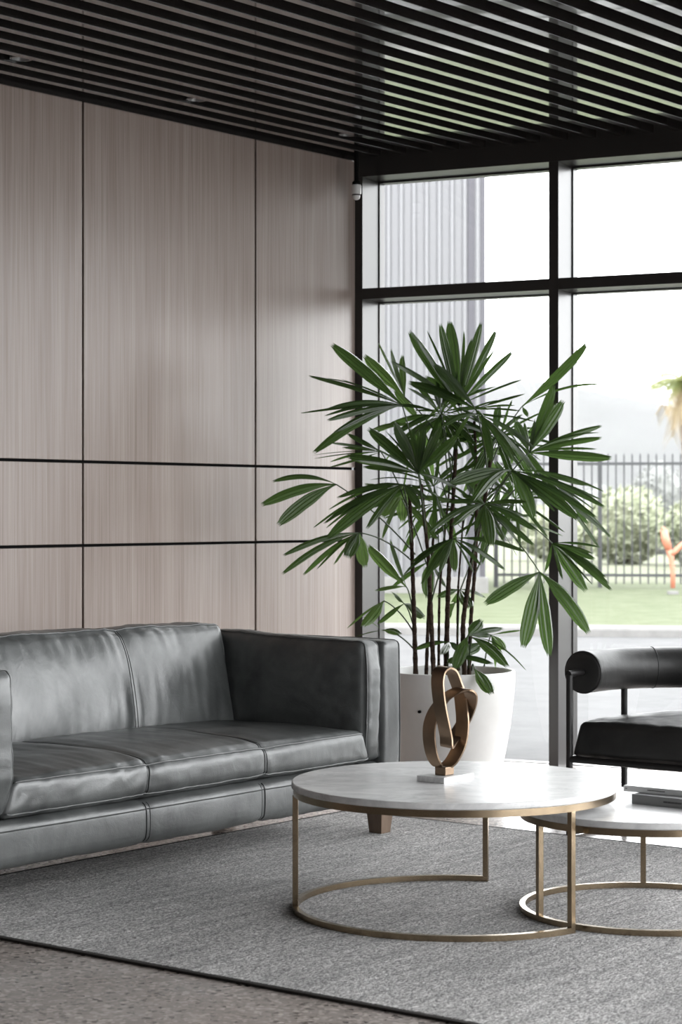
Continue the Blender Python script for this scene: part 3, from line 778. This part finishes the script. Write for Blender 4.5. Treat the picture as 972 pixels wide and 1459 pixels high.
def loc(px, py, dy): return at(px, py, PY + dy) - pb
stems = [
 ([(593,960),(590,870),(587,780),(583,690)], -0.06, 0.0115), ([(619,958),(614,870),(611,800),(600,690)], -0.14, 0.0115),
 ([(607,958),(611,860),(618,760)], 0.10, 0.009), ([(625,958),(626,840),(640,700)], 0.14, 0.007), ([(635,956),(638,860),(641,790),(650,640)], -0.02, 0.0125),
 ([(663,960),(659,890),(672,800),(690,720),(700,650)], -0.10, 0.012), ([(668,958),(671,880),(678,800),(680,700),(676,600)], 0.08, 0.010), ([(652,958),(652,850),(660,740)], 0.16, 0.006)]
stem_pts = []
for pts, dy, rad in stems:
    ctl = [loc(x, y, dy) for x, y in pts]; ctl[0].z = ph - 0.075
    pl = []
    for i in range(len(ctl) - 1):
        for k in range(8): pl.append(ctl[i].lerp(ctl[i+1], k / 8))
    pl.append(ctl[-1])
    # soften
    for _ in range(3): pl = [pl[0]] + [(pl[i-1] + pl[i] * 2 + pl[i+1]) / 4 for i in range(1, len(pl) - 1)] + [pl[-1]]
    pl2 = []
    for i in range(len(pl) - 1): pl2 += [pl[i], pl[i].lerp(pl[i+1], 0.5)]
    pl2.append(pl[-1])
    rr = [rad * (1 - 0.35 * i / len(pl2)) * (1.12 if i % 3 == 0 else 0.96) for i in range(len(pl2))]
    b = MB(); b.tube(pl2, rr, 10); b.build('stem', BARK, P, smooth=True)
    stem_pts += pl
RL = random.Random(11)
WINV = MG.inverted(); WLINV = MW.inverted()
def keep(p):
    w_ = p + pb; q = WINV @ w_
    if q.y > -0.05: w_ = MG @ Vector((q.x, -0.05, q.z))
    q = WLINV @ w_
    if q.y > -0.06: w_ = MW @ Vector((q.x, -0.06, q.z))
    return w_ - pb
def leaflet(b, hub, tip, wid, arch, roll):
    L_ = (tip - hub).length
    mid_ = hub.lerp(tip, 0.5) + Vector((0, 0, arch * L_)) 
    n = 14; cs = 9
    N0 = Vector((RL.gauss(0, 0.2) + roll, -0.7 if wid > 0.05 else -RL.uniform(0.05, 0.6), 0.65)).normalized()
    vs2 = []
    for i in range(n + 1):
        s = i / n
        p = hub * (1 - s) ** 2 + mid_ * 2 * s * (1 - s) + tip * s * s
        tg = ((mid_ - hub) * 2 * (1 - s) + (tip - mid_) * 2 * s).normalized()
        sd = tg.cross(N0)
        sd = sd.normalized() if sd.length > 0.05 else tg.orthogonal().normalized()
        nn = sd.cross(tg).normalized()
        sm = min(1.0, s / 0.5); prof_ = 0.13 + 0.87 * (sm * sm * (3 - 2 * sm))
        if s > 0.7: prof_ *= 1 - 0.58 * ((s - 0.7) / 0.3) ** 2
        for k in range(cs):
            u = -1 + 2 * k / (cs - 1)
            z = (0.10 if k % 2 else 0.0) * wid * prof_ - 0.16 * wid * abs(u) * prof_
            e = 0.0
            if i == n: e = (0.012 if k % 2 else -0.006)
            vs2.append(keep(p + sd * u * wid * prof_ * 0.5 + nn * z + tg * e))
    b.add(vs2, [(i*cs+k, i*cs+k+1, (i+1)*cs+k+1, (i+1)*cs+k) for i in range(n) for k in range(cs - 1)])
def frond(hub, leaves, dy, light=False, petiole=True, drop=90, pet_to=None):
    hb = keep(loc(hub[0], hub[1], dy))
    b = MB()
    # slim leaflets between the broad ones
    if len(leaves) > 4 and not light:
        order = sorted(leaves, key=lambda l: math.atan2(l[1] - hub[1], l[0] - hub[0])); extra = []
        for l0, l1 in zip(order, order[1:]):
            if RL.random() < 0.6:
                q = RL.uniform(0.35, 0.65); g = RL.uniform(0.8, 1.0)
                extra.append((hub[0] + ((l0[0] * (1-q) + l1[0] * q) - hub[0]) * g, hub[1] + ((l0[1] * (1-q) + l1[1] * q) - hub[1]) * g, RL.choice((0.018, 0.026, 0.034)), RL.uniform(0.06, 0.16)))
        leaves = list(leaves) + extra
    for lf in leaves:
        x, y = lf[0], lf[1]; w_ = lf[2] if len(lf) > 2 else 0.055
        arch = lf[3] if len(lf) > 3 else 0.08; dd = lf[4] if len(lf) > 4 else RL.uniform(-0.16, 0.10); roll = lf[5] if len(lf) > 5 else 0.0
        leaflet(b, hb, keep(loc(x, y, dy + dd)), w_, arch, roll)
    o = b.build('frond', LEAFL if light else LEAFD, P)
    if petiole:
        if pet_to: e = loc(pet_to[0], pet_to[1], dy * 0.3)
        else:
            low = hb.z - drop / F * PY
            e = min(stem_pts, key=lambda q: abs(q.z - low) * 1.5 + math.hypot(q.x - hb.x, q.y - hb.y))
        m_ = hb.lerp(e, 0.5) + Vector((0, 0, 0.05))
        pts = [hb * (1-s)**2 + m_*2*s*(1-s) + e*s*s for s in [i/10 for i in range(11)]]
        bb = MB(); bb.tube(pts, [0.0028 + 0.0012 * i / 10 for i in range(11)], 6); bb.build('petiole', PETIOLE, o, smooth=True)
B_, M_, N_ = 0.062, 0.041, 0.020
# leaflet: tip x, tip y, width, arch, depth offset, roll
frond((573,577), [(475,492,B_,.05),(443,536,M_,.06),(432,588,M_,.05),(469,598,M_,.08),(449,643,B_,.16),(489,541,N_,.04),(466,582,N_,.06)], -0.15)
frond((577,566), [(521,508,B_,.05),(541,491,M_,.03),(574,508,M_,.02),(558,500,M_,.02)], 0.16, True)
frond((654,578), [(585,474,B_,.03),(594,482,M_,.04),(628,464,M_,.02),(641,460,B_,.0),(661,475,M_,.0),(560,516,M_,.08),(685,462,M_,.02),(706,472,M_,.02),(729,502,M_,.04),(745,540,M_,.05)], 0.10)
frond((678,583), [(620,520,B_,.12),(585,545,B_,.10),(640,640,M_,.2),(745,562,M_,.05),(739,585,N_,.06)], -0.12)
frond((686,592), [(631,607,M_,.28),(768,677,M_,.14),(733,656,M_,.16),(700,655,M_,.1),(760,600,N_,.1)], -0.2)
frond((744,579), [(835,491,B_,-.03),(855,547,N_,.16),(752,592,N_,.0)], 0.05)
frond((754,645), [(788,551,B_,.02),(801,573,B_,.03),(855,607,M_,.06),(855,624,M_,.07),(869,652,B_,.03),(762,600,N_,.02),(735,600,M_,.05)], -0.14)
frond((728,670), [(645,688,B_,.13),(675,712,B_,.34),(760,736,B_,.26),(822,737,B_,.10),(858,699,N_,.14),(860,721,M_,.12),(848,736,M_,.1),(868,762,M_,.12)], -0.22)
frond((765,672), [(870,765,M_,.12),(853,778,M_,.12),(822,738,B_,.05),(835,690,M_,.05),(858,699,N_,.12)], 0.0)
frond((691,718), [(700,776,B_,.16),(738,771,M_,.16),(761,754,M_,.12),(749,715,M_,.10),(613,757,M_,.22),(646,748,M_,.2),(665,690,M_,.03),(640,715,M_,.15)], -0.24)
frond((646,767), [(588,800,M_,.14),(612,812,B_,.16),(648,813,M_,.08),(674,813,M_,.12),(718,810,M_,.14),(747,785,M_,.14),(602,830,M_,.14),(576,818,N_,.16)], -0.26)
frond((596,675), [(498,650,B_,.08),(527,612,B_,.08),(563,604,B_,.12,-.1),(650,622,B_,.06),(627,609,M_,.02),(605,612,M_,.02),(585,612,M_,.02),(650,694,M_,.12),(520,665,M_,.08)], -0.18)
frond((575,690), [(483,708,M_,.14),(464,744,M_,.16),(469,764,B_,.12),(449,750,N_,.16),(524,751,M_,.14),(598,724,M_,.2),(627,708,M_,.14),(510,700,M_,.12)], -0.16)
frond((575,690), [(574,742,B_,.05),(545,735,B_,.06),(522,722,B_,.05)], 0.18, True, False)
frond((479,690), [(375,718,B_,.15),(398,746,B_,.12),(391,685,M_,.22)], -0.1, pet_to=(592,790))
frond((512,759), [(406,790,M_,.14),(404,816,M_,.16),(434,817,M_,.14),(477,802,M_,.12),(497,793,B_,.2)], -0.12, pet_to=(588,800))
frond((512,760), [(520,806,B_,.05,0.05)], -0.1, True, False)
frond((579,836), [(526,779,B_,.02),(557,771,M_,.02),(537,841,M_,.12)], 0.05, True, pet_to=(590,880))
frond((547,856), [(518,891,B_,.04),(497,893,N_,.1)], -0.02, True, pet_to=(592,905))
frond((576,860), [(540,887,M_,.08),(604,878,B_,.1),(560,845,M_,.1)], -0.05, pet_to=(592,905))
frond((545,898), [(570,903,M_,.16),(510,906,N_,.06),(520,880,N_,.04)], 0.05, pet_to=(594,930))
frond((769,815), [(693,859,B_,.08,-.05),(746,920,B_*1.12,.0,-.05),(783,932,B_,.03,-.05),(838,900,B_,.14,-.05)], -0.30, pet_to=(690,725))
frond((787,774), [(777,813,M_,.06),(834,840,B_,.1),(870,839,M_,.12),(846,796,M_,.12),(862,821,M_,.14),(853,779,N_,.1)], -0.2, pet_to=(695,715))
frond((543,644), [(472,631,N_,.06),(449,648,N_*.7,.06),(450,653,N_*.7,.05),(472,665,N_,.0),(496,618,M_,.05)], 0.05)
# young growth at the rim
frond((667,906), [(648,952,B_,.12),(685,884,B_,.1),(715,895,M_,.1),(700,905,M_,.12)], -0.16, pet_to=(664,950))
frond((672,908), [(722,948,B_,.2),(748,953,N_*.5,.25),(690,918,M_,.1)], -0.22, pet_to=(668,952))
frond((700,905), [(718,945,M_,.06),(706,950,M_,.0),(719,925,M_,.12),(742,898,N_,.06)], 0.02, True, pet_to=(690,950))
frond((640,915), [(592,924,M_,.14),(655,926,M_,.2),(630,932,M_,.1)], -0.14, pet_to=(638,950))
frond((676,953), [(700,987,B_,.1,-.12)], -0.27, pet_to=(672,955))
frond((650,935), [(684,918,B_,.05),(700,945,M_,.12),(640,945,M_,.1)], -0.1, pet_to=(655,955))
frond((612,800), [(560,835,M_,.1),(610,850,B_,.14),(645,800,M_,.05),(635,835,M_,.12)], 0.12)
frond((655,840), [(625,850,M_,.15),(690,850,M_,.15),(640,880,M_,.12),(670,865,B_,.1)], 0.15)
# inner and rear fronds
for k in range(14):
    a = RL.uniform(0, 2 * PI); q = math.sqrt(RL.uniform(0.05, 1))
    hx_, hy_ = 645 + 105 * q * math.cos(a), 668 + 85 * q * math.sin(a); dy = RL.uniform(0.0, 0.30)
    lv = []; n_ = RL.randint(6, 9); a0 = RL.uniform(0, 0.6)
    for i in range(n_):
        t_ = a0 + 2 * PI * i / n_ * 0.92 + RL.uniform(-0.1, 0.1); Lp = RL.uniform(62, 100)
        lv.append((hx_ + Lp * math.cos(t_), hy_ + Lp * 0.72 * math.sin(t_) + 8, RL.choice((N_, M_, M_)), RL.uniform(0.05, 0.2), RL.uniform(-0.18, 0.16), RL.uniform(-0.6, 0.6)))
    frond((hx_, hy_), lv, dy, k % 4 == 0, True, 110)
